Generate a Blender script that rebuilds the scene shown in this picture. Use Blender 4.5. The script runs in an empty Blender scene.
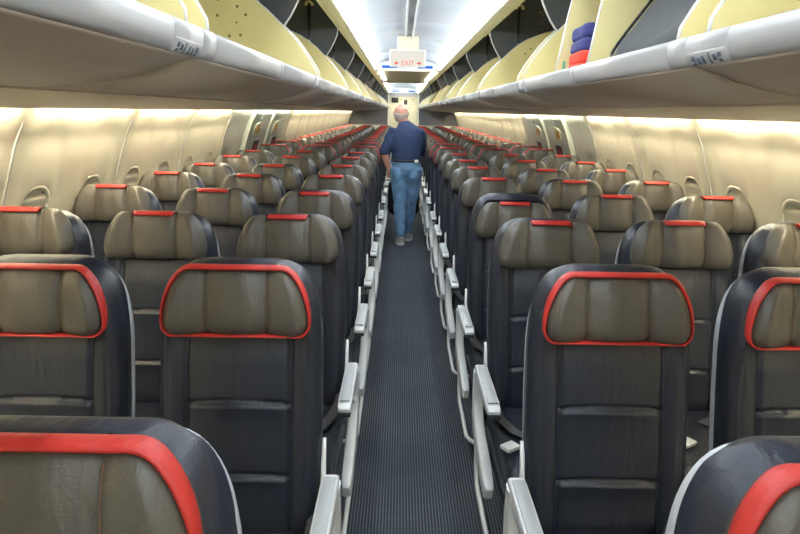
import bpy, math, random
from math import sin, cos, pi, sqrt, exp, tan
random.seed(7)
S = bpy.context.scene
COL = S.collection

# ------------------------------------------------------------------ materials
def mat(name, col, rough=.5, metal=0., bump=0., bscale=60., spec=.5, var=0., vscale=6., coat=0.):
    m = bpy.data.materials.new(name); m.use_nodes = True
    nt = m.node_tree; b = nt.nodes['Principled BSDF']
    b.inputs['Base Color'].default_value = (*col, 1)
    b.inputs['Roughness'].default_value = rough
    b.inputs['Metallic'].default_value = metal
    b.inputs['Specular IOR Level'].default_value = spec
    if coat: b.inputs['Coat Weight'].default_value = coat
    tc = nt.nodes.new('ShaderNodeTexCoord')
    if var:
        n = nt.nodes.new('ShaderNodeTexNoise'); n.inputs['Scale'].default_value = vscale
        n.inputs['Detail'].default_value = 4
        r = nt.nodes.new('ShaderNodeMix'); r.data_type = 'RGBA'
        r.inputs[6].default_value = (*[c*(1-var) for c in col], 1)
        r.inputs[7].default_value = (*[min(1, c*(1+var)) for c in col], 1)
        nt.links.new(tc.outputs['Object'], n.inputs['Vector'])
        nt.links.new(n.outputs['Fac'], r.inputs[0]); nt.links.new(r.outputs[2], b.inputs['Base Color'])
    if bump:
        n = nt.nodes.new('ShaderNodeTexNoise'); n.inputs['Scale'].default_value = bscale
        n.inputs['Detail'].default_value = 3
        bm = nt.nodes.new('ShaderNodeBump'); bm.inputs['Strength'].default_value = bump
        bm.inputs['Distance'].default_value = .004
        nt.links.new(tc.outputs['Object'], n.inputs['Vector'])
        nt.links.new(n.outputs['Fac'], bm.inputs['Height']); nt.links.new(bm.outputs['Normal'], b.inputs['Normal'])
    return m

def emit(name, col, st):
    m = bpy.data.materials.new(name); m.use_nodes = True
    nt = m.node_tree; nt.nodes.clear()
    e = nt.nodes.new('ShaderNodeEmission'); o = nt.nodes.new('ShaderNodeOutputMaterial')
    e.inputs[0].default_value = (*col, 1); e.inputs[1].default_value = st
    nt.links.new(e.outputs[0], o.inputs[0]); return m

def leather(name, col, rough, var=.12):
    """leather: fine grain plus soft creases"""
    m = mat(name, col, rough, bump=.25, bscale=260, var=var, vscale=5)
    nt = m.node_tree; b = nt.nodes['Principled BSDF']
    bm = [n for n in nt.nodes if n.type == 'BUMP'][0]
    tc = [n for n in nt.nodes if n.type == 'TEX_COORD'][0]
    mp = nt.nodes.new('ShaderNodeMapping'); mp.inputs['Scale'].default_value = (16, 10, 4)
    n2 = nt.nodes.new('ShaderNodeTexNoise'); n2.inputs['Scale'].default_value = 1.3; n2.inputs['Detail'].default_value = 2
    n2.inputs['Distortion'].default_value = .8
    b2 = nt.nodes.new('ShaderNodeBump'); b2.inputs['Strength'].default_value = .35; b2.inputs['Distance'].default_value = .012
    nt.links.new(tc.outputs['Object'], mp.inputs[0]); nt.links.new(mp.outputs[0], n2.inputs['Vector'])
    nt.links.new(n2.outputs['Fac'], b2.inputs['Height']); nt.links.new(b2.outputs['Normal'], bm.inputs['Normal'])
    return m

M = {}
M['navy'] = leather('navy_leather', (.0140, .0178, .030), .38)
M['taupe'] = leather('taupe_leather', (.088, .079, .063), .42, .16)
M['red'] = leather('red_leather', (.47, .026, .020), .42, .08)
M['stitch'] = mat('stitch_thread', (.20, .10, .06), .8)
M['shell'] = mat('silver_plastic', (.46, .48, .52), .35)
M['grey_plastic'] = mat('armrest_grey', (.33, .35, .36), .38, bump=.1, bscale=400)
M['arm_white'] = mat('armrest_white', (.58, .60, .60), .40, var=.05, vscale=20)
M['dark_plastic'] = mat('dark_plastic', (.02, .021, .024), .5)
M['steel'] = mat('brushed_steel', (.62, .63, .64), .25, metal=1.)
M['tube'] = mat('tube_paint', (.62, .62, .60), .35)
M['strap'] = mat('belt_webbing', (.055, .058, .066), .8, bump=.4, bscale=300)
M['wall'] = mat('sidewall_cream', (.82, .79, .65), .42, var=.03, vscale=3, bump=.05, bscale=300)
M['shade'] = mat('window_shade', (.76, .73, .61), .5)
M['bin'] = mat('bin_taupe', (.47, .41, .34), .35, var=.03, vscale=4)
M['lip'] = mat('bin_lip_silver', (.37, .368, .37), .3)
M['cream'] = mat('bin_cream', (.79, .70, .35), .38, var=.03, vscale=3)
M['rim'] = mat('bin_edge_white', (.58, .58, .56), .4)
M['char'] = mat('divider_charcoal', (.085, .092, .10), .55)
M['rod'] = mat('strut_black', (.006, .006, .008), .45)
M['brass'] = mat('fastener_brass', (.33, .25, .09), .4, metal=.6)
M['ceil'] = mat('ceiling_white', (.80, .80, .80), .45)
M['ceilmid'] = mat('ceiling_silver', (.47, .50, .56), .5)
M['trim'] = mat('ceiling_trim_cream', (.86, .82, .64), .4)
M['flat'] = mat('ceiling_tan', (.58, .53, .40), .5)
M['bulk'] = mat('bulkhead_grey', (.20, .20, .22), .6, var=.08, vscale=8)
M['galley'] = mat('galley_cream', (.76, .72, .52), .4, var=.05, vscale=6)
M['exitp'] = mat('exit_panel_grey', (.76, .79, .68), .45, var=.03)
M['gap'] = mat('shadow_gap_rubber', (.03, .028, .025), .7)
M['black'] = mat('black_fabric', (.008, .008, .010), .75, bump=.3, bscale=120)
M['duffel'] = mat('grey_bag_fabric', (.045, .049, .053), .8, bump=.4, bscale=40, var=.25, vscale=7)
M['blue'] = mat('blue_fleece', (.032, .036, .16), .9, bump=.5, bscale=70, var=.2, vscale=12)
M['redcloth'] = mat('red_fleece', (.72, .055, .03), .9, bump=.5, bscale=70, var=.2, vscale=12)
M['green'] = mat('green_tag', (.05, .30, .16), .7)
M['orange'] = mat('orange_sticker', (.75, .42, .06), .5)
M['white'] = mat('white_plastic', (.80, .80, .78), .4)
M['ink'] = mat('dark_ink', (.06, .09, .12), .6)
M['redink'] = mat('red_ink', (.50, .05, .04), .6)
M['skin'] = mat('skin', (.56, .27, .19), .5, var=.14, vscale=14)
M['hair'] = mat('grey_hair', (.54, .43, .37), .8, bump=.6, bscale=150, var=.2, vscale=60)
M['shirt'] = mat('navy_shirt', (.022, .040, .105), .8, bump=.3, bscale=220, var=.1, vscale=6)
M['belt'] = mat('dark_belt', (.02, .025, .045), .5)
M['sneaker'] = mat('sneaker_grey', (.42, .41, .38), .7, var=.35, vscale=30)
M['sole'] = mat('sneaker_sole', (.62, .60, .55), .7)
M['led'] = emit('led_wash_cool', (.88, .95, 1.0), 22.0)
M['ledbar'] = emit('light_bar', (1.0, .97, .88), 12.0)
M['blueglint'] = emit('blue_glint_glow', (.06, .25, 1.0), .42)  # glow standing in for blue LED reflections on the dome ends
M['sidelight'] = emit('sidewall_light', (1.0, .90, .66), 46.0)
M['exitfill'] = emit('exit_added_fill', (.95, 1.0, .88), 15.0)  # added fill to brighten the exit doors, which have no wash lamp
M['signface'] = emit('exit_sign_backlit', (1.0, .96, .86), .42)

def jeans_mat():
    m = mat('blue_denim', (.15, .28, .45), .85, bump=.35, bscale=260, var=.95, vscale=9); return m
M['jeans'] = jeans_mat()

def carpet_mat():
    m = mat('ribbed_carpet', (.03, .035, .042), .95, spec=.1)
    nt = m.node_tree; b = nt.nodes['Principled BSDF']
    tc = [n for n in nt.nodes if n.type == 'TEX_COORD'][0]
    sp = nt.nodes.new('ShaderNodeSeparateXYZ'); nt.links.new(tc.outputs['Object'], sp.inputs[0])
    def wave(out, period, off=None):
        a = nt.nodes.new('ShaderNodeMath'); a.operation = 'MULTIPLY'; a.inputs[1].default_value = 2*pi/period
        nt.links.new(out, a.inputs[0])
        s = nt.nodes.new('ShaderNodeMath'); s.operation = 'SINE'; nt.links.new(a.outputs[0], s.inputs[0])
        return s.outputs[0]
    wx = wave(sp.outputs[0], .0125); wy = wave(sp.outputs[1], .0125)
    mr = nt.nodes.new('ShaderNodeMapRange'); mr.inputs[1].default_value = -.1; mr.inputs[2].default_value = .7
    nt.links.new(wx, mr.inputs[0])
    mr2 = nt.nodes.new('ShaderNodeMapRange'); mr2.inputs[1].default_value = -.5; mr2.inputs[2].default_value = .6
    mr2.inputs[3].default_value = .18
    nt.links.new(wy, mr2.inputs[0])
    mu = nt.nodes.new('ShaderNodeMath'); mu.operation = 'MULTIPLY'
    nt.links.new(mr.outputs[0], mu.inputs[0]); nt.links.new(mr2.outputs[0], mu.inputs[1])
    nz = nt.nodes.new('ShaderNodeTexNoise'); nz.inputs['Scale'].default_value = 2.2; nz.inputs['Detail'].default_value = 5
    nt.links.new(tc.outputs['Object'], nz.inputs['Vector'])
    mr3 = nt.nodes.new('ShaderNodeMapRange'); mr3.inputs[1].default_value = .3; mr3.inputs[2].default_value = .7
    mr3.inputs[3].default_value = .55; mr3.inputs[4].default_value = 1.1
    nt.links.new(nz.outputs['Fac'], mr3.inputs[0])
    mu2 = nt.nodes.new('ShaderNodeMath'); mu2.operation = 'MULTIPLY'
    nt.links.new(mu.outputs[0], mu2.inputs[0]); nt.links.new(mr3.outputs[0], mu2.inputs[1])
    mx = nt.nodes.new('ShaderNodeMix'); mx.data_type = 'RGBA'
    mx.inputs[6].default_value = (.034, .041, .052, 1); mx.inputs[7].default_value = (.165, .18, .20, 1)
    nt.links.new(mu2.outputs[0], mx.inputs[0]); nt.links.new(mx.outputs[2], b.inputs['Base Color'])
    return m
M['carpet'] = carpet_mat()

# ------------------------------------------------------------------ mesh helpers
class MB:
    """collects verts and faces for ONE mesh"""
    def __init__(s): s.v = []; s.f = []; s.sm = []
    def add(s, v, f, smooth=True):
        o = len(s.v); s.v += [tuple(p) for p in v]
        s.f += [tuple(i+o for i in q) for q in f]; s.sm += [smooth]*len(f); return s
    def box(s, x0, x1, y0, y1, z0, z1):
        v = [(x, y, z) for z in (z0, z1) for y in (y0, y1) for x in (x0, x1)]
        f = [(0,2,3,1), (4,5,7,6), (0,1,5,4), (2,6,7,3), (0,4,6,2), (1,3,7,5)]
        return s.add(v, f, False)
    def loft(s, rings, caps=True, closed=True, loop=False, smooth=True):
        n = len(rings[0]); v = [p for r in rings for p in r]; f = []
        R = len(rings)
        for i in range(R if loop else R-1):
            j = (i+1) % R
            for k in range(n if closed else n-1):
                l = (k+1) % n
                f.append((i*n+k, i*n+l, j*n+l, j*n+k))
        if caps and not loop:
            f.append(tuple(range(n))[::-1]); f.append(tuple((R-1)*n+k for k in range(n)))
        return s.add(v, f, smooth)
    def tube(s, path, r, n=10, ry=None, closed=False, up=(0,0,1), caps=True):
        """sweep an ellipse (r sideways, ry along up-ish) along a path; r may be a list"""
        import mathutils
        P = [mathutils.Vector(p) for p in path]; U = mathutils.Vector(up); rings = []
        N = len(P)
        for i, p in enumerate(P):
            a = P[(i-1) % N] if (closed or i > 0) else P[i]
            b = P[(i+1) % N] if (closed or i < N-1) else P[i]
            t = (b-a).normalized()
            sd = t.cross(U)
            if sd.length < 1e-4: sd = t.cross(mathutils.Vector((1, .01, 0)))
            sd.normalize(); up2 = sd.cross(t).normalized()
            rr = r[i] if isinstance(r, (list, tuple)) else r
            r2 = (ry[i] if isinstance(ry, (list, tuple)) else ry) if ry is not None else rr
            rings.append([tuple(p + sd*rr*cos(2*pi*k/n) + up2*r2*sin(2*pi*k/n)) for k in range(n)])
        return s.loft(rings, caps=caps, loop=closed)
    def prism(s, poly, y0, y1, smooth=False):
        """polygon in (x, z) extruded along y"""
        n = len(poly)
        v = [(x, y0, z) for x, z in poly] + [(x, y1, z) for x, z in poly]
        f = [tuple(range(n)), tuple(range(2*n-1, n-1, -1))]
        s.add(v, f, False)
        v2 = [(x, y, z) for y in (y0, y1) for x, z in poly]
        s.add(v2, [(k, n+k, n+(k+1) % n, (k+1) % n) for k in range(n)], smooth)
        return s
    def mesh(s, name, m, bevel=0.):
        me = bpy.data.meshes.new(name); me.from_pydata(s.v, [], s.f)
        import bmesh
        bm = bmesh.new(); bm.from_mesh(me)
        bmesh.ops.remove_doubles(bm, verts=bm.verts, dist=1e-6)
        bmesh.ops.recalc_face_normals(bm, faces=bm.faces)
        if bevel:
            bmesh.ops.bevel(bm, geom=[e for e in bm.edges if e.is_manifold and e.calc_face_angle(0) > .5],
                            offset=bevel, segments=2, profile=.6, affect='EDGES', clamp_overlap=True)
        bm.to_mesh(me); bm.free()
        sm = s.sm if not bevel else None
        if sm and len(sm) == len(me.polygons):
            me.polygons.foreach_set('use_smooth', sm)
        elif bevel:
            me.polygons.foreach_set('use_smooth', [True]*len(me.polygons)); 
            try: me.set_sharp_from_angle(angle=.6)
            except Exception: pass
        ms = m if isinstance(m, (list, tuple)) else [m]
        for x in ms: me.materials.append(x)
        return me
    def build(s, name, m, parent=None, bevel=0., loc=(0,0,0)):
        """links as one object; verts are in world coordinates, or the parent's when it has one"""
        o = bpy.data.objects.new(name, s.mesh(name, m, bevel)); COL.objects.link(o)
        if parent is not None: o.parent = parent
        o.location = loc
        return o

def tag(o, label, cat, group=None, kind=None):
    o['label'] = label; o['category'] = cat
    if group: o['group'] = group
    if kind: o['kind'] = kind
    return o
def thing(name, label, cat, loc=(0,0,0), group=None, kind=None):
    o = bpy.data.objects.new(name, None); COL.objects.link(o); o.location = loc
    o.empty_display_size = .1
    return tag(o, label, cat, group, kind)
def shift(mb, loc):
    mb.v = [(x-loc[0], y-loc[1], z-loc[2]) for x, y, z in mb.v]; return mb
def lerp(tab, z):
    if z <= tab[0][0]: return tab[0][1]
    for (a, p), (b, q) in zip(tab, tab[1:]):
        if z <= b: return p + (q-p)*(z-a)/(b-a)
    return tab[-1][1]
def sstep(a, b, x):
    t = min(1, max(0, (x-a)/(b-a))); return t*t*(3-2*t)

# ------------------------------------------------------------------ camera
F = 620.; PITCH, YAW, ROLL = .2461, .0033, .0183
cam = bpy.data.cameras.new('camera'); co = bpy.data.objects.new('camera', cam); COL.objects.link(co)
cam.sensor_width = 36; cam.lens = F/800*36; cam.clip_start = .02
co.location = (-.0784, 0, 1.57)
import mathutils
cp, sp_, cy_, sy_ = cos(PITCH), sin(PITCH), cos(YAW), sin(YAW)
fwd = mathutils.Vector((sy_*cp, cy_*cp, -sp_)); rt = mathutils.Vector((cy_, -sy_, 0)); up = rt.cross(fwd)
r2 = cos(ROLL)*rt + sin(ROLL)*up; u2 = -sin(ROLL)*rt + cos(ROLL)*up
co.rotation_euler = mathutils.Matrix((r2, u2, -fwd)).transposed().to_euler()
S.camera = co

ordw = ['first', 'second', 'third', 'fourth', 'fifth', 'sixth', 'seventh', 'eighth', 'ninth', 'tenth', 'eleventh', 'twelfth', 'thirteenth',
        'fourteenth', 'fifteenth', 'sixteenth', 'seventeenth', 'eighteenth', 'nineteenth', 'twentieth', 'twenty-first', 'twenty-second', 'twenty-third']
# ------------------------------------------------------------------ the shell
Y0, Y1 = -2.2, 19.4
WALLX = [(0, 1.60), (.25, 1.70), (.55, 1.765), (.85, 1.755), (1.13, 1.68), (1.20, 1.66), (1.42, 1.585), (1.553, 1.515), (1.60, 1.49)]
def wx(z): return lerp(WALLX, z)
SEAM0, PW = 2.47, 1.016
EX0, EX1 = SEAM0+4*PW-.25, SEAM0+6*PW-.35       # overwing exits
def wall_inset(y, z):
    """outward offset of the moulded lining at (y, z)"""
    if EX0-.02 < y < EX1+.02: return .02
    u = (y-SEAM0) % PW; d = 0
    e = min(u, PW-u)
    if e < .009: d += .004                                          # panel seam
    for c in (PW/2-.254, PW/2+.254):
        a = abs(u-c)/.175; b = abs(z-1.14)/.385
        q = (a**3 + b**3)**(1/3)
        d += .009*(1-sstep(.80, 1.0, q))                            # big moulded oval
        a = abs(u-c)/.135; b = abs(z-1.02)/.205
        q = (a**2.6+b**2.6)**(1/2.6)
        d += .014*(1-sstep(.84, .98, q))                            # window recess
    return d

mb = MB(); mb.box(-1.9, 1.9, Y0-.1, Y1+3.2, -.05, 0)
tag(mb.build('floor', M['carpet']), 'dark blue grey ribbed carpet floor down the aisle', 'floor', kind='structure')
for s, nm in ((-1, 'left'), (1, 'right')):
    ys = []; y = Y0
    while y < Y1: ys.append(y); y += .0254 if y < 9 else .0508
    zs = [i*.05 for i in range(14)] + [.70+.022*i for i in range(1, 40)] + [1.59, 1.60]
    v = [(s*(wx(z)+wall_inset(y, z)), y, z) for y in ys for z in zs]
    nz = len(zs); f = [(i*nz+j, (i+1)*nz+j, (i+1)*nz+j+1, i*nz+j+1) for i in range(len(ys)-1) for j in range(nz-1)]
    mb = MB(); mb.add(v, f)
    # outer skin so the lining has thickness
    mb.box(s*1.86, s*1.90, Y0, Y1, 0, 1.6)
    tag(mb.build('wall_'+nm, M['wall']), 'moulded cream sidewall with window recesses, %s side of the cabin' % nm, 'wall', kind='structure')
    # seam strips and windows
    k = 0; yy = SEAM0-PW*4; n = 0
    while yy < Y1-PW:
        if not (EX0-.3 < yy+PW/2 < EX1+.3):
            for c in (PW/2-.254, PW/2+.254):
                n += 1
                yc = yy+c
                def ringp(a, q, off, zc=1.02):
                    ca, sa = cos(a), sin(a); e = 2/2.6
                    dy = .135*q*math.copysign(abs(ca)**e, ca); z = zc+.205*q*math.copysign(abs(sa)**e, sa)
                    return (s*(wx(z)+.009+off), yc+dy, z)
                N = 28; A = [2*pi*i/N for i in range(N)]
                fr = MB()
                fr.loft([[ringp(a, 1.0, .001) for a in A], [ringp(a, .95, .001) for a in A], [ringp(a, .86, .011) for a in A], [ringp(a, 1.0, .010) for a in A]], loop=True)
                w = fr.build('window_%d' % (n if s < 0 else n+40), M['wall'])
                tag(w, 'rounded cabin window with cream shade pulled down, %s sidewall' % nm, 'window', 'cabin windows on the %s' % nm, 'structure')
                sh = MB()
                rows = [[(s*(wx(1.02+.185*t)+.009+.007+.004*(1 if int(t*6) % 2 else 0)), yc+.135*.88*u*(1-abs(t)**2.6*.999)**(1/2.6), 1.02+.185*t) for u in (-1, -.5, 0, .5, 1)] for t in [-1+.1*i for i in range(21)]]
                sh.loft(rows, caps=False, closed=False)
                sh.build('window_shade', M['shade'], w)
        yy += PW
    for k in range(-4, 16):
        y = SEAM0+PW*k
        if y > Y1-.2: break
        zz = [.15+.05*i for i in range(28)]
        q = MB(); q.loft([[(s*(wx(z)-.003), y-.006, z), (s*(wx(z)-.003), y+.006, z), (s*(wx(z)+.014), y+.006, z), (s*(wx(z)+.014), y-.006, z)] for z in zz], smooth=False)
        tag(q.build('trim_seam_'+nm, M['rim']), 'thin white seam strip between cream wall panels, %s wall, %s from the front' % (nm, ordw[k+4]), 'trim', 'wall seam strips', 'structure')
    # dado rail air grille
    g = MB(); g.loft([[(s*(1.64), y, .02), (s*1.60, y, .03), (s*1.615, y, .16), (s*1.66, y, .17)] for y in (Y0, Y1)])
    tag(g.build('baseboard_'+nm, M['grey_plastic']), 'grey air return grille along the foot of the %s sidewall' % nm, 'baseboard', kind='structure')

# overwing emergency exits ------------------------------------------------
dn = 0
for s, nm in ((-1, 'left'), (1, 'right')):
    for e in range(2):
        dn += 1
        a = EX0 + e*(EX1-EX0)/2 + .015; b = EX0+(e+1)*(EX1-EX0)/2-.015; yc = (a+b)/2
        door = MB()
        zs = [.45+.05*i for i in range(23)]
        door.loft([[(s*(wx(z)-.012), y, z) for z in zs]+[(s*(wx(z)+.03), y, z) for z in zs[::-1]] for y in (a, a+.02, yc, b-.02, b)])
        d = door.build('door_%d' % dn, M['exitp'])
        tag(d, ('grey green overwing exit door, nearer of the two on the %s wall' if e == 0 else 'grey green overwing exit door, farther of the two on the %s wall') % nm, 'exit door', kind='structure')
        def patch(y0, y1, z0, z1, off, m, name, par, arch=False):
            q = MB(); rows = []
            zz = [z0+(z1-z0)*i/10 for i in range(11)]
            for z in zz:
                t = (z-z0)/(z1-z0); w = 1.
                if arch and t > .6: w = sqrt(max(.12, 1-((t-.6)/.42)**2))
                c = (y0+y1)/2; h = (y1-y0)/2*w
                rows.append([(s*(wx(z)-.012-off), c-h, z), (s*(wx(z)-.012-off), c+h, z), (s*(wx(z)-.006), c+h, z), (s*(wx(z)-.006), c-h, z)])
            q.loft(rows, smooth=False); return q.build(name, m, par)
        patch(yc-.22, yc+.24, 1.29, 1.43, .014, M['wall'], 'handle_cover', d, True)
        patch(yc-.16, yc-.02, 1.325, 1.395, .019, M['orange'], 'orange_sticker', d)
        patch(yc+.03, yc+.12, 1.325, 1.38, .019, M['white'], 'white_sticker', d)
        p = patch(yc-.16, yc+.16, .94, 1.265, .016, M['white'], 'placard', d)
        patch(yc-.12, yc+.12, 1.11, 1.24, .020, M['dark_plastic'], 'placard_picture', p)
        patch(yc-.08, yc+.05, 1.14, 1.20, .024, M['redink'], 'red_pictogram', p)
        patch(yc-.10, yc+.08, .98, 1.08, .020, M['grey_plastic'], 'small_picture', p)
        patch(yc-.025, yc+.025, 1.46, 1.485, .014, M['grey_plastic'], 'vent_slot', d)
        patch(a-.012, a+.03, .5, 1.545, .022, M['wall'], 'edge_frame', d)

# service panel (PSU) between bins and wall -------------------------------
for s, nm in ((-1, 'left'), (1, 'right')):
    P = [(.772, 1.597), (1.0, 1.590), (1.25, 1.576), (1.44, 1.556), (1.462, 1.556), (1.466, 1.61), (.772, 1.612)]
    mb = MB(); mb.prism([(s*x, z) for x, z in P], Y0, Y1)
    tag(mb.build('trim_service_'+nm, M['bin']), 'taupe passenger service panel strip under the bins, %s side' % nm, 'service panel', kind='structure')
    # dark gap line between the bins and the strip
    mb = MB(); mb.box(*(sorted((s*.752, s*.776))), Y0, Y1, 1.603, 1.613)
    tag(mb.build('trim_gap_'+nm, M['gap']), 'dark gap seam between bins and service strip, %s side' % nm, 'trim', kind='structure')
    # panel vents
    # sidewall wash lamps, one per panel; those over the exits are added fill
    yy = SEAM0-PW*4; n = 0
    while yy < Y1-PW*1.6:
        n += 1
        if True:
            ex = EX0-.3 < yy+PW/2 < EX1+.3
            t = thing('wall_wash_light', 'warm wall light strip (exit ones added) over %s sidewall, %s panel from the front' % (nm, ordw[n-1]), 'light', (s*1.49, yy+PW/2, 1.56), 'sidewall wash lights on the %s' % nm)
            lm = MB(); lm.box(*sorted((s*-.018+0, s*.016)), -.44, .44, .018, .030)
            lm.build('light_tube', M['exitfill' if ex else 'sidelight'], t)
            hs = MB(); hs.box(*sorted((s*-.022, s*.022)), -.46, .46, .031, .05)
            hs.build('housing', M['bin'], t)
        yy += PW

# ceiling -----------------------------------------------------------------
SECT = [(Y0, 8.75, 'dome'), (8.75, 12.3, 'flat'), (12.3, 19.2, 'dome'), (19.2, Y1, 'flat')]
ZT = 2.105
for a, b, kd in SECT:
    if kd == 'flat':
        mb = MB(); mb.box(-.46, .46, a, b, ZT, ZT+.03)
        # end faces joining the dome
        tag(mb.build('ceiling', M['flat']), 'flat tan aisle ceiling panel %s' % ('behind the first light dome' if a < 10 else 'at the aft end'), 'ceiling', kind='structure')
    else:
        prof = [(.455, 2.152), (.42, 2.178), (.37, 2.199), (.30, 2.219), (.22, 2.234), (.12, 2.244), (0, 2.248)]
        full = [(-x, z) for x, z in prof] + [(x, z) for x, z in prof[::-1][1:]]
        mb = MB()
        n = int((b-a)/1.2)
        cuts = [a+(b-a)*i/n for i in range(n+1)]
        for i in range(n):
            y0, y1 = cuts[i]+.004, cuts[i+1]-.004
            mb.loft([[(x, y, z) for x, z in full]+[(x, y, z+.015) for x, z in full[::-1]] for y in (y0, y1)])
        mb.box(-.5, .5, a-.0, b, 2.30, 2.32)
        tag(mb.build('ceiling', M['ceilmid']), 'arched silver grey aisle ceiling dome %s' % ('nearest the camera' if a < 5 else 'far aft'), 'ceiling', kind='structure')
        for s, nm in ((-1, 'left'), (1, 'right')):
            L = MB(); L.loft([[(s*.424, y, 2.104), (s*.398, y, 2.132), (s*.404, y, 2.140), (s*.436, y, 2.112)] for y in (a+.05, b-.2)], smooth=False)
            tag(L.build('led_wash_panel', M['led']), 'white glowing LED wash panel along the %s edge of %s ceiling dome' % (nm, 'near' if a < 5 else 'far'), 'ceiling light', 'LED wash panels')
        # closing end face with rounded corners and glowing strips put in for blue reflected glints
        for ye in ([b] if a < 0 else [a, b]):
            mb = MB()
            pts = [(.46*cos(t), 0) for t in ()]
            mb.box(-.46, .46, ye-.02, ye+.0, ZT, 2.30)
            tag(mb.build('ceiling', M['ceil']), 'white end wall of the ceiling dome', 'ceiling', 'dome end walls', kind='structure')
        for s, nm in ((-1, 'left'), (1, 'right')):
            c = MB(); arc = [(s*(.44-.16*(1-cos(t))), b-.16*(1-sin(t))-.0) for t in [0, pi/8, pi/4, 3*pi/8, pi/2]]
            poly = [(s*.45, b)]+[(s*(.30+.14*cos(t)), b-.02-.14+.14*sin(t)) for t in [0, pi/10, pi/5, 3*pi/10, 2*pi/5, pi/2]]
            v = [(x, y, z) for z in (ZT, ZT+.02) for x, y in poly]; k = len(poly)
            c.add(v, [tuple(range(k)), tuple(range(2*k-1, k-1, -1))]+[(i, (i+1) % k, k+(i+1) % k, k+i) for i in range(k)], False)
            tag(c.build('trim_corner_'+nm, M['trim']), 'rounded cream corner of the %s ceiling opening, %s side' % ('near' if a < 5 else 'far', nm), 'trim', kind='structure')
            g = MB(); g.box(*sorted((s*.14, s*.34)), b-.026, b-.021, 2.13, 2.165)
            tag(g.build('blue_glint', M['blueglint']), 'painted-in blue LED reflection at the aft end of %s ceiling dome, %s of the middle' % ('near' if a < 5 else 'far', nm), 'light', 'painted-in blue LED reflections')
    for s, nm in ((-1, 'left'), (1, 'right')):
        T = [(.425, 2.105), (.432, 2.096), (.47, 2.092), (.51, 2.098), (.518, 2.108), (.51, 2.135), (.47, 2.15), (.44, 2.13)]
        mb = MB(); mb.prism([(s*x, z) for x, z in T], a, b, smooth=False)
        tag(mb.build('trim_rail_'+nm, M['trim']), 'cream rail between %s bins and ceiling section starting %s' % (nm, {0: 'in front', 1: 'behind the exit sign', 2: 'at the far dome', 3: 'at the aft end'}[[q[0] for q in SECT].index(a)]), 'trim', kind='structure')
# end lip of near dome
mb = MB(); mb.box(-.44, .44, 8.70, 8.80, ZT-.012, ZT+.02); 
tag(mb.build('trim_lip', M['trim'], bevel=.004), 'cream lip across the aft end of the near ceiling dome', 'trim', kind='structure')
mb = MB(); mb.box(-.44, .44, 12.22, 12.34, ZT-.012, ZT+.02)
tag(mb.build('trim_lip', M['trim'], bevel=.004), 'cream lip across the front end of the far ceiling dome', 'trim', kind='structure')
# raceway: two thin rails on the dome crown
for i, x in enumerate((-.045, .02)):
    mb = MB(); mb.box(x-.007, x+.007, -1, 8.6, 2.226, 2.246)
    tag(mb.build('ceiling_rail', M['ceil'], bevel=.002), 'thin white rail along the dome crown, %s one' % ('port' if i == 0 else 'starboard'), 'rail', 'ceiling rails')
# light bars on the flat ceiling
for s, nm in ((-1, 'left'), (1, 'right')):
    for j, (a, b) in enumerate(((8.95, 9.95), (10.1, 11.3))):
        t = thing('ceiling_light', 'white light bar on tan ceiling, %s side, %s one' % (nm, 'nearer' if j == 0 else 'farther'), 'ceiling light', (s*.365, (a+b)/2, ZT), 'flat ceiling light bars')
        l = MB(); l.box(-.028, .028, -(b-a)/2, (b-a)/2, -.012, -.002); l.build('diffuser', M['ledbar'], t)
        h = MB(); h.box(-.036, .036, -(b-a)/2-.01, (b-a)/2+.01, -.003, 0); h.build('frame', M['trim'], t)

# exit sign ----------------------------------------------------------------
def text_mesh(name, body, size, m, parent, loc, rot=(pi/2, 0, 0), ext=.001):
    c = bpy.data.curves.new(name, 'FONT'); c.body = body; c.size = size; c.extrude = ext
    c.align_x = 'CENTER'; c.align_y = 'CENTER'
    t = bpy.data.objects.new(name+'_tmp', c); COL.objects.link(t)
    bpy.context.view_layer.update()
    me = bpy.data.meshes.new_from_object(t.evaluated_get(bpy.context.evaluated_depsgraph_get()))
    bpy.data.objects.remove(t); me.materials.clear(); me.materials.append(m)
    o = bpy.data.objects.new(name, me); COL.objects.link(o); o.parent = parent; o.location = loc; o.rotation_euler = rot
    return o
t = thing('exit_sign', 'backlit cream EXIT sign with two arrows hanging from the ceiling dome', 'sign', (-.022, 6.0, 2.04))
mb = MB(); mb.box(-.165, .165, 0, .05, -.072, .078); mb.build('housing', M['trim'], t, bevel=.006)
mb = MB(); mb.box(-.155, .155, -.004, 0, -.064, .070); mb.build('backlit_face', M['signface'], t)
text_mesh('exit_lettering', 'EXIT', .058, M['redink'], t, (-.0, -.006, -.040))
mb = MB()
for s in (-1, 1):
    x = s*.10
    mb.add([(x+s*.026, -.006, -.040), (x, -.006, -.022), (x, -.006, -.058)], [(0, 1, 2)], False)
    mb.box(*sorted((x-s*.018, x)), -.0065, -.0055, -.045, -.035)
mb.build('arrows', M['redink'], t)
mb = MB(); mb.box(-.10, .10, .005, .045, .078, .20); mb.build('mounting_block', M['flat'], t, bevel=.004)

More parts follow.
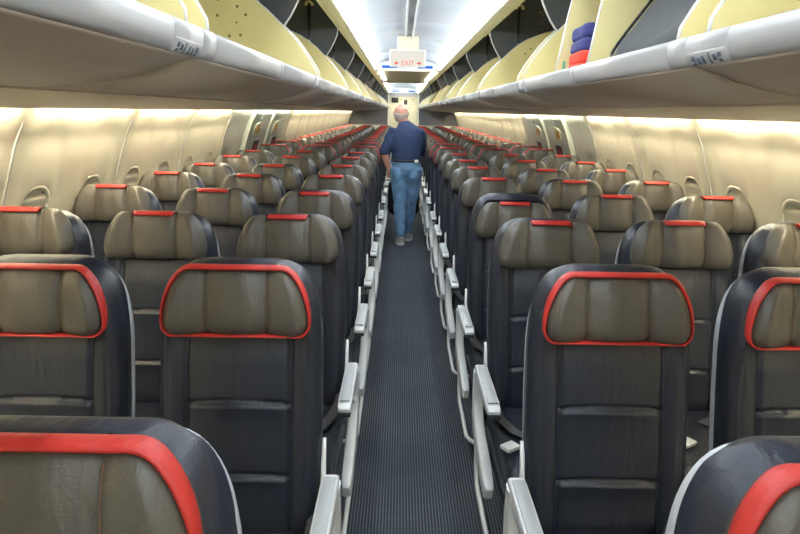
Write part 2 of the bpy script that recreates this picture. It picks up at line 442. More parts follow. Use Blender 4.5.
# bulkheads ---------------------------------------------------------------
mb = MB(); mb.box(-1.9, 1.9, Y0-.1, Y0, 0, 2.5)
tag(mb.build('wall_front', M['wall']), 'cream front bulkhead behind the camera', 'wall', kind='structure')
for s, nm in ((-1, 'left'), (1, 'right')):
    mb = MB(); mb.box(*sorted((s*.46, s*1.78)), Y1-.06, Y1, 0, 2.4)
    o = mb.build('wall_aft_'+nm, M['bulk'])
    tag(o, 'dark grey closet bulkhead behind the last seat row, %s of the aisle' % nm, 'wall', kind='structure')
    mb = MB(); mb.box(*sorted((s*.43, s*.475)), Y1-.09, Y1-.0, 0, 2.1)
    mb.build('edge_post', M['wall'], o)
    mb = MB(); mb.box(*sorted((s*.475, s*1.6)), Y1-.075, Y1-.06, 1.02, 1.16)
    mb.build('light_band', M['wall'], o)
mb = MB(); mb.box(-.46, .46, Y1-.08, Y1, 2.0, 2.1)
tag(mb.build('trim_header', M['rim']), 'pale header above the opening to the aft galley', 'trim', kind='structure')
t = thing('galley_unit', 'cream aft galley with latches and dark recess at the end of the aisle', 'galley', (0, Y1+1.5, 0))
mb = MB(); mb.box(-.9, .9, 0, .5, 0, 2.4); mb.build('cabinet', M['galley'], t)
mb = MB(); mb.box(.02, .13, -.02, 0, 1.78, 1.93); mb.build('dark_recess', M['rod'], t)
mb = MB(); mb.box(-.38, -.16, -.03, 0, 1.84, 2.0); mb.build('coffee_bay', M['dark_plastic'], t, bevel=.01)
for i, (x, z, w, h) in enumerate(((-.40, 1.1, .36, .62), (.02, 1.1, .40, .62), (-.12, 1.80, .12, .2), (.18, 1.76, .24, .24), (-.40, .1, .36, .95), (.02, .1, .40, .95))):
    mb = MB(); mb.box(x, x+w, -.015, 0, z, z+h); dd = mb.build('cabinet_door', M['galley'], t, bevel=.006)
    mb = MB(); mb.box(x+w/2-.03, x+w/2+.03, -.03, -.015, z+h-.07, z+h-.045); mb.build('latch', M['brass'], dd)
mb = MB(); mb.box(-1.8, 1.8, Y1+2.0, Y1+2.1, 0, 2.5)
tag(mb.build('wall_aft', M['galley']), 'cream end wall behind the aft galley', 'wall', kind='structure')
mb = MB(); mb.box(-1.3, 1.3, Y1, Y1+2.1, 2.12, 2.16)
tag(mb.build('ceiling', M['flat']), 'flat cream ceiling over the aft galley', 'ceiling', kind='structure')
for s, nm in ((-1, 'left'), (1, 'right')):
    mb = MB(); mb.box(*sorted((s*1.3, s*1.36)), Y1, Y1+2.1, 0, 2.2)
    tag(mb.build('wall_galley_'+nm, M['galley']), 'cream side wall of the aft galley area, %s side' % nm, 'wall', kind='structure')
gl = thing('galley_light', 'square ceiling light over the aft galley', 'ceiling light', (0, Y1+.8, 2.12))
mb = MB(); mb.box(-.25, .25, -.25, .25, -.02, -.005); mb.build('diffuser', M['ledbar'], gl)
mb = MB(); mb.box(-.27, .27, -.27, .27, -.006, 0); mb.build('frame', M['trim'], gl)

# ------------------------------------------------------------------ overhead bins
ARC = [(.447, 1.700), (.450, 1.732), (.472, 1.772), (.50, 1.814), (.53, 1.854), (.562, 1.890), (.60, 1.926), (.648, 1.972), (.70, 2.013), (.75, 2.042), (.80, 2.062), (.855, 2.082), (.91, 2.099), (1.0, 2.112), (1.08, 2.108)]
PARTN = [(.462, 1.700), (.475, 1.78), (.490, 1.88), (.505, 1.96), (.52, 2.04), (.54, 2.10), (.62, 2.16), (.8, 2.18), (1.0, 2.16)]
UNDER = [(.456, 1.661), (.476, 1.656), (.505, 1.646), (.545, 1.632), (.59, 1.621), (.64, 1.6125), (.70, 1.6055), (.755, 1.601)]


def bin_unit(s, side, y0, y1, label, placard=True, partitions=()):
    L = (s*.75, (y0+y1)/2, 1.60)
    o = thing('overhead_bin', label, 'overhead bin', L, 'overhead bins on the %s' % side)
    def fin(m_, name, mm, par=o, bevel=0.): shift(m_, L); return m_.build(name, mm, par, bevel)
    g = .004
    # bucket: curved underside and outer back
    outer = UNDER + [(.90, 1.615), (1.04, 1.68), (1.12, 1.82), (1.14, 2.05)]
    inner = [(1.125, 2.05), (1.105, 1.825), (1.03, 1.695), (.90, 1.632), (.755, 1.616), (.64, 1.627), (.545, 1.648), (.48, 1.672)]
    b = MB(); b.prism([(s*x, z) for x, z in outer+inner], y0+g, y1-g, smooth=True); fin(b, 'bucket', M['bin'])
    b = MB()
    lin = [(.458, 1.690), (.49, 1.676), (.56, 1.655), (.68, 1.640), (.85, 1.640), (.96, 1.665), (1.05, 1.74), (1.10, 1.90), (1.11, 2.06)]
    b.loft([[(s*x, y, z) for x, z in lin] + [(s*(x+.006), y, z-.006) for x, z in lin[::-1]] for y in (y0+g, y1-g)]); fin(b, 'bucket_liner', M['cream'])
    # rolled lip used as a handle rail
    n = 24; prof = []
    for k in range(n):
        a = 2*pi*k/n; ca, sa = cos(a), sin(a); e = .7 if sa > 0 else .9
        dx = .0145*math.copysign(abs(ca)**e, ca); dz = .0265*math.copysign(abs(sa)**e, sa)
        prof.append((.456+dx + dz*-.15, 1.6855+dz))
    def railseg(ya, yb, k, name, par):
        b = MB(); b.loft([[(s*(.456+(x-.456)*k), y, 1.6855+(z-1.6855)*k) for x, z in prof] for y in (ya, yb)]); return fin(b, name, M['lip'], par)
    rail = railseg(y0+.080, y0+.80, 1., 'handle_rail', o); railseg(y0+.80, y1-.150, 1., 'handle_rail', o)
    railseg(y0+.0005, y0+.080, 1.010, 'latch_cover', o); lc = railseg(y1-.150, y1-.0005, 1.010, 'latch_cover', o)
    railseg(y0+.76, y0+.80, 1.010, 'joint_sleeve', o)
    if placard:
        yy0, yy1 = y1-.142, y1-.006
        def fx(t, k):                                               # runs round the lower inboard curve of the rail
            a = pi*(1.04+.40*t); ca, sa = cos(a), sin(a)
            x = .456+.0145*math.copysign(abs(ca)**.9, ca)-.15*.0265*math.copysign(abs(sa)**.9, sa); z = 1.6855+.0265*math.copysign(abs(sa)**.9, sa)
            return (s*(.456+(x-.456)*k), 1.6855+(z-1.6855)*k)
        def patch(b, u0, u1, v0, v1, k0, k1, n=6):
            T = [v0+(v1-v0)*i/n for i in range(n+1)]
            b.loft([[(fx(t, k1)[0], y, fx(t, k1)[1]) for t in T]+[(fx(t, k0)[0], y, fx(t, k0)[1]) for t in T[::-1]] for y in (yy0+(yy1-yy0)*u0, yy0+(yy1-yy0)*u1)])
        b = MB(); patch(b, 0, 1, 0, 1, 1.0, 1.045, 10); pl = fin(b, 'seat_number_placard', M['lip'], lc)
        b = MB()
        for (u0, u1, v0, v1) in ((.10, .20, .20, .45), (.12, .20, .55, .80), (.24, .33, .25, .60), (.38, .43, .15, .85), (.54, .62, .25, .8), (.66, .74, .3, .8), (.79, .90, .2, .5), (.81, .90, .58, .8)):
            patch(b, u0, u1, v0, v1, 1.02, 1.06, 3)
        fin(b, 'pictograms', M['ink'], pl)
    def endwall(y, arc, holes, name='end_wall', th=.006):
        poly = arc + [(1.13, arc[-1][1]-.02), (1.13, 1.85), (1.05, 1.70), (.90, 1.632), (.755, 1.616), (.64, 1.627), (.545, 1.648), (.47, 1.680)]
        b = MB(); b.prism([(s*x, z) for x, z in poly], y-th, y+th); w = fin(b, name, M['cream'])
        b = MB(); b.tube([(s*x, y, z) for x, z in arc], .0045, 8, ry=.006, up=(0, 1, 0)); fin(b, 'edge_trim', M['rim'], w)
        if holes:
            b = MB()
            for (x, z, r) in ((.773, 1.986, .0065), (.739, 1.953, .0065), (.858, 1.949, .0065), (.764, 1.873, .0065), (.811, 1.868, .0065), (.779, 1.922, .0045), (.852, 2.01, .005)):
                b.loft([[(s*(x+r*cos(2*pi*k/10)), yy, z+r*sin(2*pi*k/10)) for k in range(10)] for yy in (y-th-.002, y-th+.001)])
            fin(b, 'bolts', M['brass'], w)
    endwall(y1-.07, ARC, True); endwall(y0+.05, ARC, False)
    for py in partitions: endwall(py, PARTN, False, 'partition')
    # fixed upper housing (dark): back, roof and divider
    hs = [(.516, 2.125), (.53, 2.36), (.8, 2.44), (1.08, 2.38), (1.20, 2.15)]
    b = MB(); b.loft([[(s*x, y, z) for x, z in hs] + [(s*(x+.01), y, z+.02) for x, z in hs[::-1]] for y in (y0+.001, y1-.001)], smooth=False); fin(b, 'upper_housing', M['char'])
    dy = y1-.028
    dp = [(.508, 2.12), (.506, 2.085), (.511, 2.055), (.522, 2.025), (.54, 1.99), (.560, 1.955), (.585, 1.922), (.62, 1.89), (.68, 1.86), (.78, 1.84), (.95, 1.86), (1.10, 1.95), (1.17, 2.15), (1.07, 2.375), (.8, 2.435), (.53, 2.35), (.515, 2.13)]
    b = MB(); b.prism([(s*x, z) for x, z in dp], dy-.010, dy+.010); dv = fin(b, 'divider', M['char'])
    b = MB(); b.tube([(s*x, dy, z) for x, z in dp[:9]], .003, 8, ry=.013, up=(0, 1, 0)); fin(b, 'edge_trim', M['rim'], dv)
    b = MB()
    cres = [(.690+.030*cos(a), 2.232+.030*sin(a)) for a in [pi*i/8 for i in range(9)]] + [(.690+.012*cos(a), 2.232+.012*sin(a)) for a in [pi*i/6 for i in range(7)]][::-1]
    b.prism([(s*x, z) for x, z in cres], dy-.030, dy-.010); fin(b, 'bracket', M['cream'], dv)
    b = MB(); b.tube([(s*.690, dy-.024, 2.245), (s*.690, dy-.024, 2.08)], .0085, 8); fin(b, 'gas_strut', M['rod'], dv)
    b = MB(); b.tube([(s*.690, dy-.024, 2.08), (s*.691, dy-.024, 1.93)], .004, 8); fin(b, 'strut_rod', M['steel'], dv)
    b = MB()
    for x, z in ((.828, 2.217), (.845, 2.20), (.84, 2.155), (.845, 2.11), (.885, 2.12), (.86, 2.235)):
        b.loft([[(s*(x+.006*cos(2*pi*k/8)), yy, z+.006*sin(2*pi*k/8)) for k in range(8)] for yy in (dy-.013, dy-.009)])
    fin(b, 'rivets', M['brass'], dv)
    return o

BB = [-1.86, -.33, 1.20, 2.87] + [4.40+1.53*i for i in range(10)] + [19.28]
for s, side in ((-1, 'left'), (1, 'right')):
    for i in range(len(BB)-1):
        y0, y1 = BB[i], BB[i+1]
        ex = ' holding grey bag and folded cloths' if (s > 0 and y0 == 1.20) else ' standing empty'
        if y0 < -1: lab = 'open cream lined %s overhead bin behind the camera' % side
        else: lab = 'open cream lined %s overhead bin%s, %s from the camera' % (side, ex, ordw[i-1])
        bin_unit(s, side, y0, y1, lab, y0 < 9, (1.90, 2.28) if (s > 0 and y0 == 1.20) else ())

# things in the right bin
def soft_box(w, d, h, r=.05, lump=.006, seed=1):
    """rounded soft box with slightly uneven faces, centred in x and y, base at z=0"""
    from mathutils import noise
    mb = MB(); rings = []
    N = 48; nz = 16
    for i in range(nz+1):
        t = -cos(pi*i/nz)
        e = max(0., abs(t)-(1-2*r/h))/(2*r/h); sc = r*(1-sqrt(max(0, 1-e*e)))
        ring = []
        for k in range(N):
            a = 2*pi*k/N; ca, sa = cos(a), sin(a); q = .35
            x = (w/2-sc)*math.copysign(abs(ca)**q, ca); y = (d/2-sc)*math.copysign(abs(sa)**q, sa); z = h/2+h/2*t
            nn = noise.noise(mathutils.Vector((x*9+seed*3, y*9, z*9))); n2 = noise.noise(mathutils.Vector((x*9, y*9+seed*5, z*9+3)))
            ring.append((x*(1+nn*lump/w*3), y*(1+n2*lump/d*3), z+nn*lump*.8*sin(pi*i/nz)))
        rings.append(ring)
    mb.loft(rings); return mb
def ring_path(w, d, z, q=.35, n=40):
    return [((w/2)*math.copysign(abs(cos(2*pi*k/n))**q, cos(2*pi*k/n)), (d/2)*math.copysign(abs(sin(2*pi*k/n))**q, sin(2*pi*k/n)), z) for k in range(n)]

t = thing('soft_bag', 'slouching dark grey soft bag leaning back in open right bin', 'bag', (.545, 1.575, 1.668))
t.rotation_euler = (0, .62, 0)
soft_box(.15, .54, .34, .045, lump=.012, seed=3).build('bag_body', M['duffel'], t)
mb = MB(); mb.tube([(-.06*0-.072, y, z) for y, z in [(.262*math.copysign(abs(cos(a))**.35, cos(a)), .17+.162*math.copysign(abs(sin(a))**.35, sin(a))) for a in [2*pi*k/40 for k in range(40)]]], .0045, 6, closed=True, up=(1, 0, 0)); mb.build('piping', M['rod'], t)
def folded(name, label, z0, layers, m, w, d, x, y):
    t = thing(name, label, 'folded cloth', (x, y, z0), 'folded cloths in the right bin')
    z = 0
    for i, h in enumerate(layers):
        a = soft_box(w*(1-.04*i), d*(1-.03*i), h, h*.30, lump=.005, seed=11+i+int(z0*100)); a.v = [(p[0], p[1], p[2]+z) for p in a.v]
        a.build('fold', m, t); z += h*.92
    return t
folded('folded_cloth', 'bright red folded cloth bundle under the blue one in open right bin', 1.688, (.042, .040), M['redcloth'], .13, .20, .545, 2.13)
folded('folded_cloth', 'blue folded cloth on top of the red bundle in open right bin', 1.764, (.042, .046), M['blue'], .135, .20, .555, 2.135)
mb = MB(); mb.box(-.002, .002, -.012, .012, -.03, .0)
tg = mb.build('green_tag', M['green'], None, bevel=.001, loc=(.474, 2.215, 1.745)); tag(tg, 'small green tag hanging beside the red cloth in right bin', 'tag')

# ------------------------------------------------------------------ seats
YB0 = .05
def back_y(z): return .048 + .20*(z-1.10)
BW = [(.38, .212), (.55, .218), (.80, .221), (.95, .219), (1.03, .213)]
TOPZ = 1.172
def bw(z, top=TOPZ, g=0.):
    w = lerp(BW, z)+g
    zc = top-.18
    if z > zc:
        e = min(1, (z-zc)/(.18+g)); w = (w-.125) + .125*(1-e**2.3)**(1/2.3) if e < 1 else w-.125
    return w
def slab_ring(w, yf, T, z, rf, rb, disp=None, nf=45, nb=11):
    """cross-section loop of an upholstered slab at height z; front face at yf, thickness T"""
    ring = []
    for i in range(nf):
        t = -1+2*i/(nf-1); t = math.copysign(abs(t)**.85, t); x = w*t
        e = max(0., (abs(x)-(w-rf))/rf) if rf > 0 else 0
        y = yf + min(rf, T*.55)*(1-sqrt(max(0, 1-min(1, e)**2)))
        if disp: y += disp(x, z)*(1-min(1, e))
        ring.append((x, y, z))
    for i in range(nb):
        t = 1-2*i/(nb-1); x = w*t*.998
        e = max(0., (abs(x)-(w-rb))/rb) if rb > 0 else 0
        y = yf+T - min(rb, T*.44)*(1-sqrt(max(0, 1-min(1, e)**2)))
        ring.append((x, y, z-.0))
    return ring
def groove(d, s): return exp(-(d/s)**2)
def back_disp(x, z):
    ax = abs(x); y = 0
    if z < 1.0:
        y += .011*groove(ax-.140, .0055)                            # long side seams
        if ax < .140:
            for zz in (.605, .80):
                c = zz + .010*(1-(x/.14)**4) - .006
                y += .014*groove(z-c, .005)
                if z < c: y -= .015*exp(-(c-z)/.035)*(1-(ax/.14)**4)   # roll under each cross seam
            y -= .006*(1-(ax/.14)**2)
    if ax > .140: y -= .008*sstep(.14, .18, ax)                     # bolsters
    d = min(bw(z)-ax, (TOPZ-z)*1.0) if z > .95 else bw(z)-ax
    k = sstep(.90, 1.0, z)
    y -= .012*(1-sstep(.030, .040, d))*k                            # raised rim round the headrest
    y += .005*groove(d-.034, .0035)*sstep(.5, .6, z)                # stitched seam of the rim
    y += .010*sstep(.034, .055, d)*k
    return y
def make_backrest():
    mb = MB(); zs = [.38+.0055*i for i in range(int((1.036-.38)/.0055))]
    zs += [1.036+(TOPZ-1.036)*sin(pi/2*i/24) for i in range(25)]
    rings = []
    for z in zs:
        T = .098 if z < TOPZ-.045 else .098*sqrt(max(.02, 1-((z-(TOPZ-.045))/.0455)**2))
        T0 = T if z > .5 else .098*(.55+.45*sstep(.38, .5, z))
        yf = back_y(z) + (.098-T0)/2
        rings.append(slab_ring(bw(z), yf, T0, z, .035, .03, back_disp, 85))
    mb.loft(rings); return mb.mesh('backrest', M['navy'])
def make_shell():
    mb = MB(); top = TOPZ-.020; zs = [.44+.02*i for i in range(30)] + [1.036+(top-1.036)*sin(pi/2*i/12) for i in range(13)]
    rings = []
    for z in zs:
        w = bw(z, top, -.004); T = .044 if z < top-.03 else .044*sqrt(max(.06, 1-((z-(top-.03))/.0305)**2))
        rings.append(slab_ring(w, back_y(z)+.078+(.044-T)*.3, T, z, .008, .022, None, 23, 11))
    mb.loft(rings); return mb.mesh('back_shell', M['shell'])
HZ0, HZ1 = 1.000, 1.176
def hw(z):
    t = (z-HZ0)/(HZ1-HZ0)
    w = .194 - .025*sstep(.22, 1., t)
    if t < .20: e = (.20-t)/.20; w = w-.030+.030*sqrt(max(0, 1-e*e))
    if t > .50: e = (t-.50)/.50; w = w-.052+.052*(max(0, 1-e**2.2))**(1/2.2)
    return w
def head_y(z): return back_y(z)-.050
def head_disp(x, z):
    t = (z-HZ0)/(HZ1-HZ0); ax = abs(x)
    y = .013*groove(ax-.079, .0052) + .003*groove(ax-.089, .003)
    y -= .010*(1-(min(1, ax/.079))**2) if ax < .079 else .006*(1-((ax-.137)/.06)**2)
    y += .006*sin(x*95+t*2)*.25 if ax < .07 else 0
    y -= .022*sstep(.07, .2, ax)
    y += .010*(abs(2*t-1))**2.5
    return y
def make_headrest():
    mb = MB(); n = 30; rings = []
    for i in range(n+1):
        t = .5-.5*cos(pi*i/n); z = HZ0+(HZ1-HZ0)*t
        e = abs(2*t-1); T = .060*sqrt(max(.015, 1-e**4))
        rings.append(slab_ring(hw(z), head_y(z)+(.06-T)*.42, T, z, .028, .02, head_disp))
    mb.loft(rings); return mb.mesh('headrest', M['taupe'])
def outline(z, sg, out=0.):
    w = hw(z)+out
    y = head_y(z)+.018
    return (sg*w, y, z)
def make_outline_trim():
    zs = [HZ0+(HZ1-HZ0)*(.5-.5*cos(pi*i/26)) for i in range(27)]
    path = [outline(z, 1) for z in zs] + [outline(z, -1) for z in zs[::-1]]
    wt = hw(HZ1); wb = hw(HZ0)
    path = [(wb*k/4, head_y(HZ0)+.020, HZ0) for k in range(-3, 4)] + path[:27] + [(-wt*k/5, head_y(HZ1)+.018, HZ1) for k in range(-4, 5)] + path[27:]
    rad = []; ry = []
    for x, y, z in path:
        t = (z-HZ0)/(HZ1-HZ0); rad.append(.0032+.0024*sstep(.1, .7, t)); ry.append(.014+.005*sstep(.1, .7, t))
    # sweep by hand: section in the outward/forward plane
    N = len(path); rings = []
    V = [mathutils.Vector(p) for p in path]
    for i in range(N):
        tg = (V[(i+1) % N]-V[i-1]).normalized(); fw = mathutils.Vector((0, -1, 0)); ou = tg.cross(fw)
        if ou.length < 1e-3: ou = mathutils.Vector((0, 0, 1))
        ou.normalize()
        rings.append([tuple(V[i]+ou*rad[i]*1.25*cos(2*pi*k/10)+fw*(ry[i]*sin(2*pi*k/10))) for k in range(10)])
    mb = MB(); mb.loft(rings, loop=True); return mb.mesh('red_trim', M['red'])
def make_tag():
    mb = MB(); rings = []
    for i in range(13):
        x = -.074+.148*i/12; z = HZ1 - .0005 - .008*max(0., (abs(x)-.06)/.02)**2*0
        y = head_y(z)+.016 
        rings.append([(x, y+.022*cos(2*pi*k/12), z-.001+.0062*sin(2*pi*k/12) - (.006 if cos(2*pi*k/12) < -.5 else 0)) for k in range(12)])
    mb.loft(rings); return mb.mesh('red_tag', M['red'])
def make_stitch():
    mb = MB()
    for x0 in (-.079,):
        for d in (-.005,):
            pts = []
            for i in range(15):
                z = HZ0+.014+(HZ1-HZ0-.034)*i/14; t = (z-HZ0)/(HZ1-HZ0); x = x0+d
                T = .060*sqrt(max(.015, 1-abs(2*t-1)**4)); 
                pts.append((x, head_y(z)+(.06-T)*.42+head_disp(x, z)+.0002, z))
            mb.tube(pts, .0010, 4, up=(0, 1, 0))
    return mb.mesh('stitching', M['stitch'])
def make_cushion():
    mb = MB(); rings = []
    ys = [-.555+.5*i/24 for i in range(25)]
    for y in ys:
        e = max(0, (-.49-y)/.065); e2 = max(0, (y+.10)/.05)
        zt = .462 - .05*(1-sqrt(max(0, 1-min(1, e)**2))) - .015*sstep(-.5, -.1, y)
        zb = .345 + .03*(1-sqrt(max(0, 1-min(1, e)**2)))
        w = .214-.03*(1-sqrt(max(0, 1-min(1, e)**2)))
        ring = []
        for k in range(36):
            a = 2*pi*k/36; ca, sa = cos(a), sin(a); q = .42
            x = w*math.copysign(abs(ca)**q, ca); z = (zt+zb)/2+(zt-zb)/2*math.copysign(abs(sa)**q, sa)
            if sa > .3: z -= .008*groove(abs(x)-.15, .006)
            ring.append((x, y, z))
        rings.append(ring)
    mb.loft(rings); return mb.mesh('seat_cushion', M['navy'])
def make_pad(wd=.024):
    mb = MB(); rings = []
    for i, (y, zt, zb, w) in enumerate(((-.062, .612, .580, wd*.8), (-.068, .624, .572, wd*.98), (-.10, .627, .570, wd), (-.36, .624, .583, wd), (-.415, .620, .590, wd*.95), (-.430, .610, .596, wd*.8))):
        ring = []
        for k in range(20):
            a = 2*pi*k/20; ca, sa = cos(a), sin(a); q = .3
            ring.append((w*math.copysign(abs(ca)**q, ca), y, (zt+zb)/2+(zt-zb)/2*math.copysign(abs(sa)**q, sa)))
        rings.append(ring)
    mb.loft(rings); me = mb.mesh('armrest_pad', M['arm_white'])
    try: me.set_sharp_from_angle(angle=.9)
    except Exception: pass
    return me
def make_insert():
    mb = MB(); mb.box(-.017, .017, -.40, -.085, .624, .6295); return mb.mesh('pad_inlay', M['grey_plastic'], bevel=.002)
def make_end_cap():
    mb = MB(); mb.box(-.022, .022, -.436, -.412, .584, .600); return mb.mesh('end_cap', M['dark_plastic'], bevel=.004)
def make_button():
    mb = MB(); mb.loft([[(.0245+dx, -.35+.010*cos(2*pi*k/10), .603+.010*sin(2*pi*k/10)) for k in range(10)] for dx in (0, .004)])
    return mb.mesh('recline_button', M['steel'])
def sweep_yz(path, w0, name, m):
    """flat-sided bar: path in (y, z, half-height), half-width w0 in x"""
    mb = MB(); rings = []
    n = len(path)
    for i, (y, z, h, ww) in enumerate(path):
        a = path[max(0, i-1)]; b = path[min(n-1, i+1)]
        ty, tz = b[0]-a[0], b[1]-a[1]; l = sqrt(ty*ty+tz*tz); ny, nz = -tz/l, ty/l
        ring = []
        for k in range(20):
            t = 2*pi*k/20; ca, sa = cos(t), sin(t); q = .35
            d = h*math.copysign(abs(sa)**q, sa)
            ring.append((ww*math.copysign(abs(ca)**q, ca), y+ny*d, z+nz*d))
        rings.append(ring)
    mb.loft(rings); me = mb.mesh(name, m)
    try: me.set_sharp_from_angle(angle=.9)
    except Exception: pass
    return me
def make_side_panel():
    return sweep_yz([(-.085, .605, .022, .019), (-.083, .56, .024, .019), (-.085, .50, .027, .019), (-.10, .445, .032, .020), (-.145, .405, .035, .020), (-.22, .378, .036, .020), (-.32, .355, .036, .020), (-.42, .335, .034, .019), (-.455, .328, .030, .017), (-.468, .325, .02, .012)], .02, 'side_panel', M['arm_white'])
def make_inner_support():
    return sweep_yz([(-.085, .585, .022, .014), (-.08, .50, .024, .014), (-.08, .40, .026, .014)], .014, 'armrest_support', M['dark_plastic'])
def make_bag_bar(sg):
    """white baggage restraint tube under the aisle edge; bends inwards at the front"""
    mb = MB(); x = .0
    mb.tube([(x, -.02, .26), (x, -.035, .17), (x, -.06, .125), (x, -.10, .105), (x, -.44, .10), (x-sg*.01, -.475, .10), (x-sg*.03, -.50, .10), (x-sg*.07, -.512, .10), (x-sg*.22, -.515, .10)], .0095, 8)
    return mb.mesh('baggage_bar', M['tube'])
def make_leg(sg):
    mb = MB(); mb.box(-.015, .015, -.40, -.36, 0, .33); mb.box(-.015, .015, -.14, -.10, 0, .33); mb.box(-.02, .02, -.46, -.05, 0, .022)
    return mb.mesh('leg_frame', M['dark_plastic'], bevel=.004)
def make_pan():
    mb = MB(); mb.box(-.22, .22, -.50, -.04, .315, .348); return mb.mesh('seat_pan', M['dark_plastic'], bevel=.006)
def make_recline(sg):
    mb = MB(); mb.tube([(0, -.012, .42), (0, -.028, .48), (0, -.022, .56), (0, .0, .63), (0, .018, .665)], [.005, .0075, .008, .007, .005], 8, ry=[.009, .012, .012, .010, .006], up=(0, 1, 0))
    return mb.mesh('recline_cover', M['white'])
def make_belt(sg):
    mb = MB()
    path = [(-sg*.212, -.07, .50), (-sg*.205, -.11, .474), (-sg*.185, -.20, .463), (-sg*.155, -.29, .465), (-sg*.08, -.36, .466)]
    mb.tube(path, .022, 8, ry=.0022); mb.tube([(sg*.185, -.075, .52), (sg*.165, -.10, .475), (sg*.12, -.16, .459), (sg*.06, -.20, .459)], .022, 8, ry=.0022)
    return mb.mesh('seat_belt', M['strap'])
def make_buckle(sg):
    mb = MB(); mb.box(-.028, .028, -.022, .022, -.006, .008); return mb.mesh('belt_buckle', M['white'], bevel=.004)

ME = dict(backrest=make_backrest(), shell=make_shell(), headrest=make_headrest(), trim=make_outline_trim(), tagm=make_tag(), stitch=make_stitch(),
          cushion=make_cushion(), pad=make_pad(), inlay=make_insert(), cap=make_end_cap(), button=make_button(), panel=make_side_panel(),
          support=make_inner_support(), bar1=make_bag_bar(1), barm1=make_bag_bar(-1), leg=make_leg(1), pan=make_pan(), recline=make_recline(1), belt=make_belt(1), beltm=make_belt(-1), buckle=make_buckle(1))
def link(name, me, par, loc=(0,0,0), rot=(0,0,0)):
    o = bpy.data.objects.new(name, me); COL.objects.link(o); o.parent = par; o.location = loc; o.rotation_euler = rot; return o

ROWS = [.635, 1.541] + [2.303+.762*i for i in range(6)] + [7.12, 7.96] + [8.72+.762*i for i in range(13)]
COLX = {'C': -.502, 'B': -1.008, 'A': -1.514, 'D': .502, 'E': 1.008, 'F': 1.514}
where = {'C': 'aisle seat left of the aisle', 'B': 'middle seat of the left block', 'A': 'window seat on the left',
         'D': 'aisle seat right of the aisle', 'E': 'middle seat of the right block', 'F': 'window seat on the right'}
# seats whose headrest cushion sits lower than the others
DROP = {('C', 0): -.010, ('D', 0): 0., ('C', 1): .009, ('D', 1): .012, ('B', 1): .016, ('E', 1): .018, ('D', 3): .040, ('E', 4): .006, ('B', 5): .008, ('C', 3): .008, ('D', 2): .004, ('E', 2): -.004, ('B', 2): -.006, ('A', 2): -.012, ('A', 3): -.010, ('F', 3): -.006}
for r, y in enumerate(ROWS):
    for c, x in COLX.items():
        if r == 0 and c not in 'CD': continue
        if r == 1 and c in 'AF': continue
        outl = r in (0, 1, 8, 9)
        lab = '%s, %s row from camera, grey headrest %s' % (where[c], ordw[r], 'outlined in red' if outl else 'with red top tab')
        if r == 1 and c in 'BE': x *= 1.031
        yy = y - {'C': .014, 'D': .035}.get(c, 0)*(r == 0)
        t = thing('passenger_seat', lab, 'seat', (x, yy, 0), 'navy leather passenger seats')
        sg = 1 if x > 0 else -1
        link('backrest', ME['backrest'], t); link('back_shell', ME['shell'], t)
        dz = -DROP.get((c, r), random.uniform(-.004, .006) if r > 1 else 0)
        h = link('headrest', ME['headrest'], t, (0, 0.2*dz, dz))
        link('red_trim' if outl else 'red_tag', ME['trim' if outl else 'tagm'], h)
        if r < 5:
            link('stitching', ME['stitch'], h); link('stitching', ME['stitch'], h, (.168, 0, 0))
        link('seat_cushion', ME['cushion'], t); link('seat_pan', ME['pan'], t)
        if c in 'CD':
            a = link('armrest', ME['pad'], t, (-sg*.253, 0, 0))
            if r < 9: link('armrest_inlay', ME['inlay'], a); link('end_cap', ME['cap'], a)
            if r < 4: link('recline_button', ME['button'], a, rot=(0, 0, 0))
            link('side_panel', ME['panel'], t, (-sg*.262, 0, 0))
            link('baggage_bar', ME['bar1' if sg < 0 else 'barm1'], t, (-sg*.246, 0, 0))
            link('recline_cover', ME['recline'], t, (-sg*.2275, -.004, .022))
        if r < 12:
            a = link('armrest', ME['pad'], t, (sg*.253, 0, 0)); link('armrest_support', ME['support'], a)
        link('leg_frame', ME['leg'], t, (-sg*.12, 0, 0))
        if r < 6:
            b = link('seat_belt', ME['belt' if sg > 0 else 'beltm'], t); link('belt_buckle', ME['buckle'], b, (-sg*.19, -.415, .474) if (c == 'D' and r == 2) else (-sg*.075, -.365, .473), (0, 0, .6))

# ------------------------------------------------------------------ the man
def ell_loft(path, n=20, up=(0, 1, 0)):
    """path items: (x, y, z, rx, ry) -> closed loft whose sections are ellipses across the local direction"""
    V = [mathutils.Vector(p[:3]) for p in path]; rings = []
    def ring(c, t, rx, ry):
        U = mathutils.Vector(up); sd = U.cross(t)
        if sd.length < .05: sd = mathutils.Vector((1, 0, 0))
        sd.normalize(); fw = t.cross(sd).normalized()
        return [tuple(c+sd*rx*cos(2*pi*k/n)+fw*ry*sin(2*pi*k/n)) for k in range(n)]
    N = len(V)
    for i in range(N):
        t = (V[min(N-1, i+1)]-V[max(0, i-1)]).normalized(); rx, ry = path[i][3:5]
        if i == 0:
            rings.append(ring(V[0]-t*min(rx, ry)*.55, t, rx*.3, ry*.3)); rings.append(ring(V[0]-t*min(rx, ry)*.35, t, rx*.75, ry*.75))
        rings.append(ring(V[i], t, rx, ry))
        if i == N-1:
            rings.append(ring(V[i]+t*min(rx, ry)*.35, t, rx*.75, ry*.75)); rings.append(ring(V[i]+t*min(rx, ry)*.55, t, rx*.3, ry*.3))
    return rings
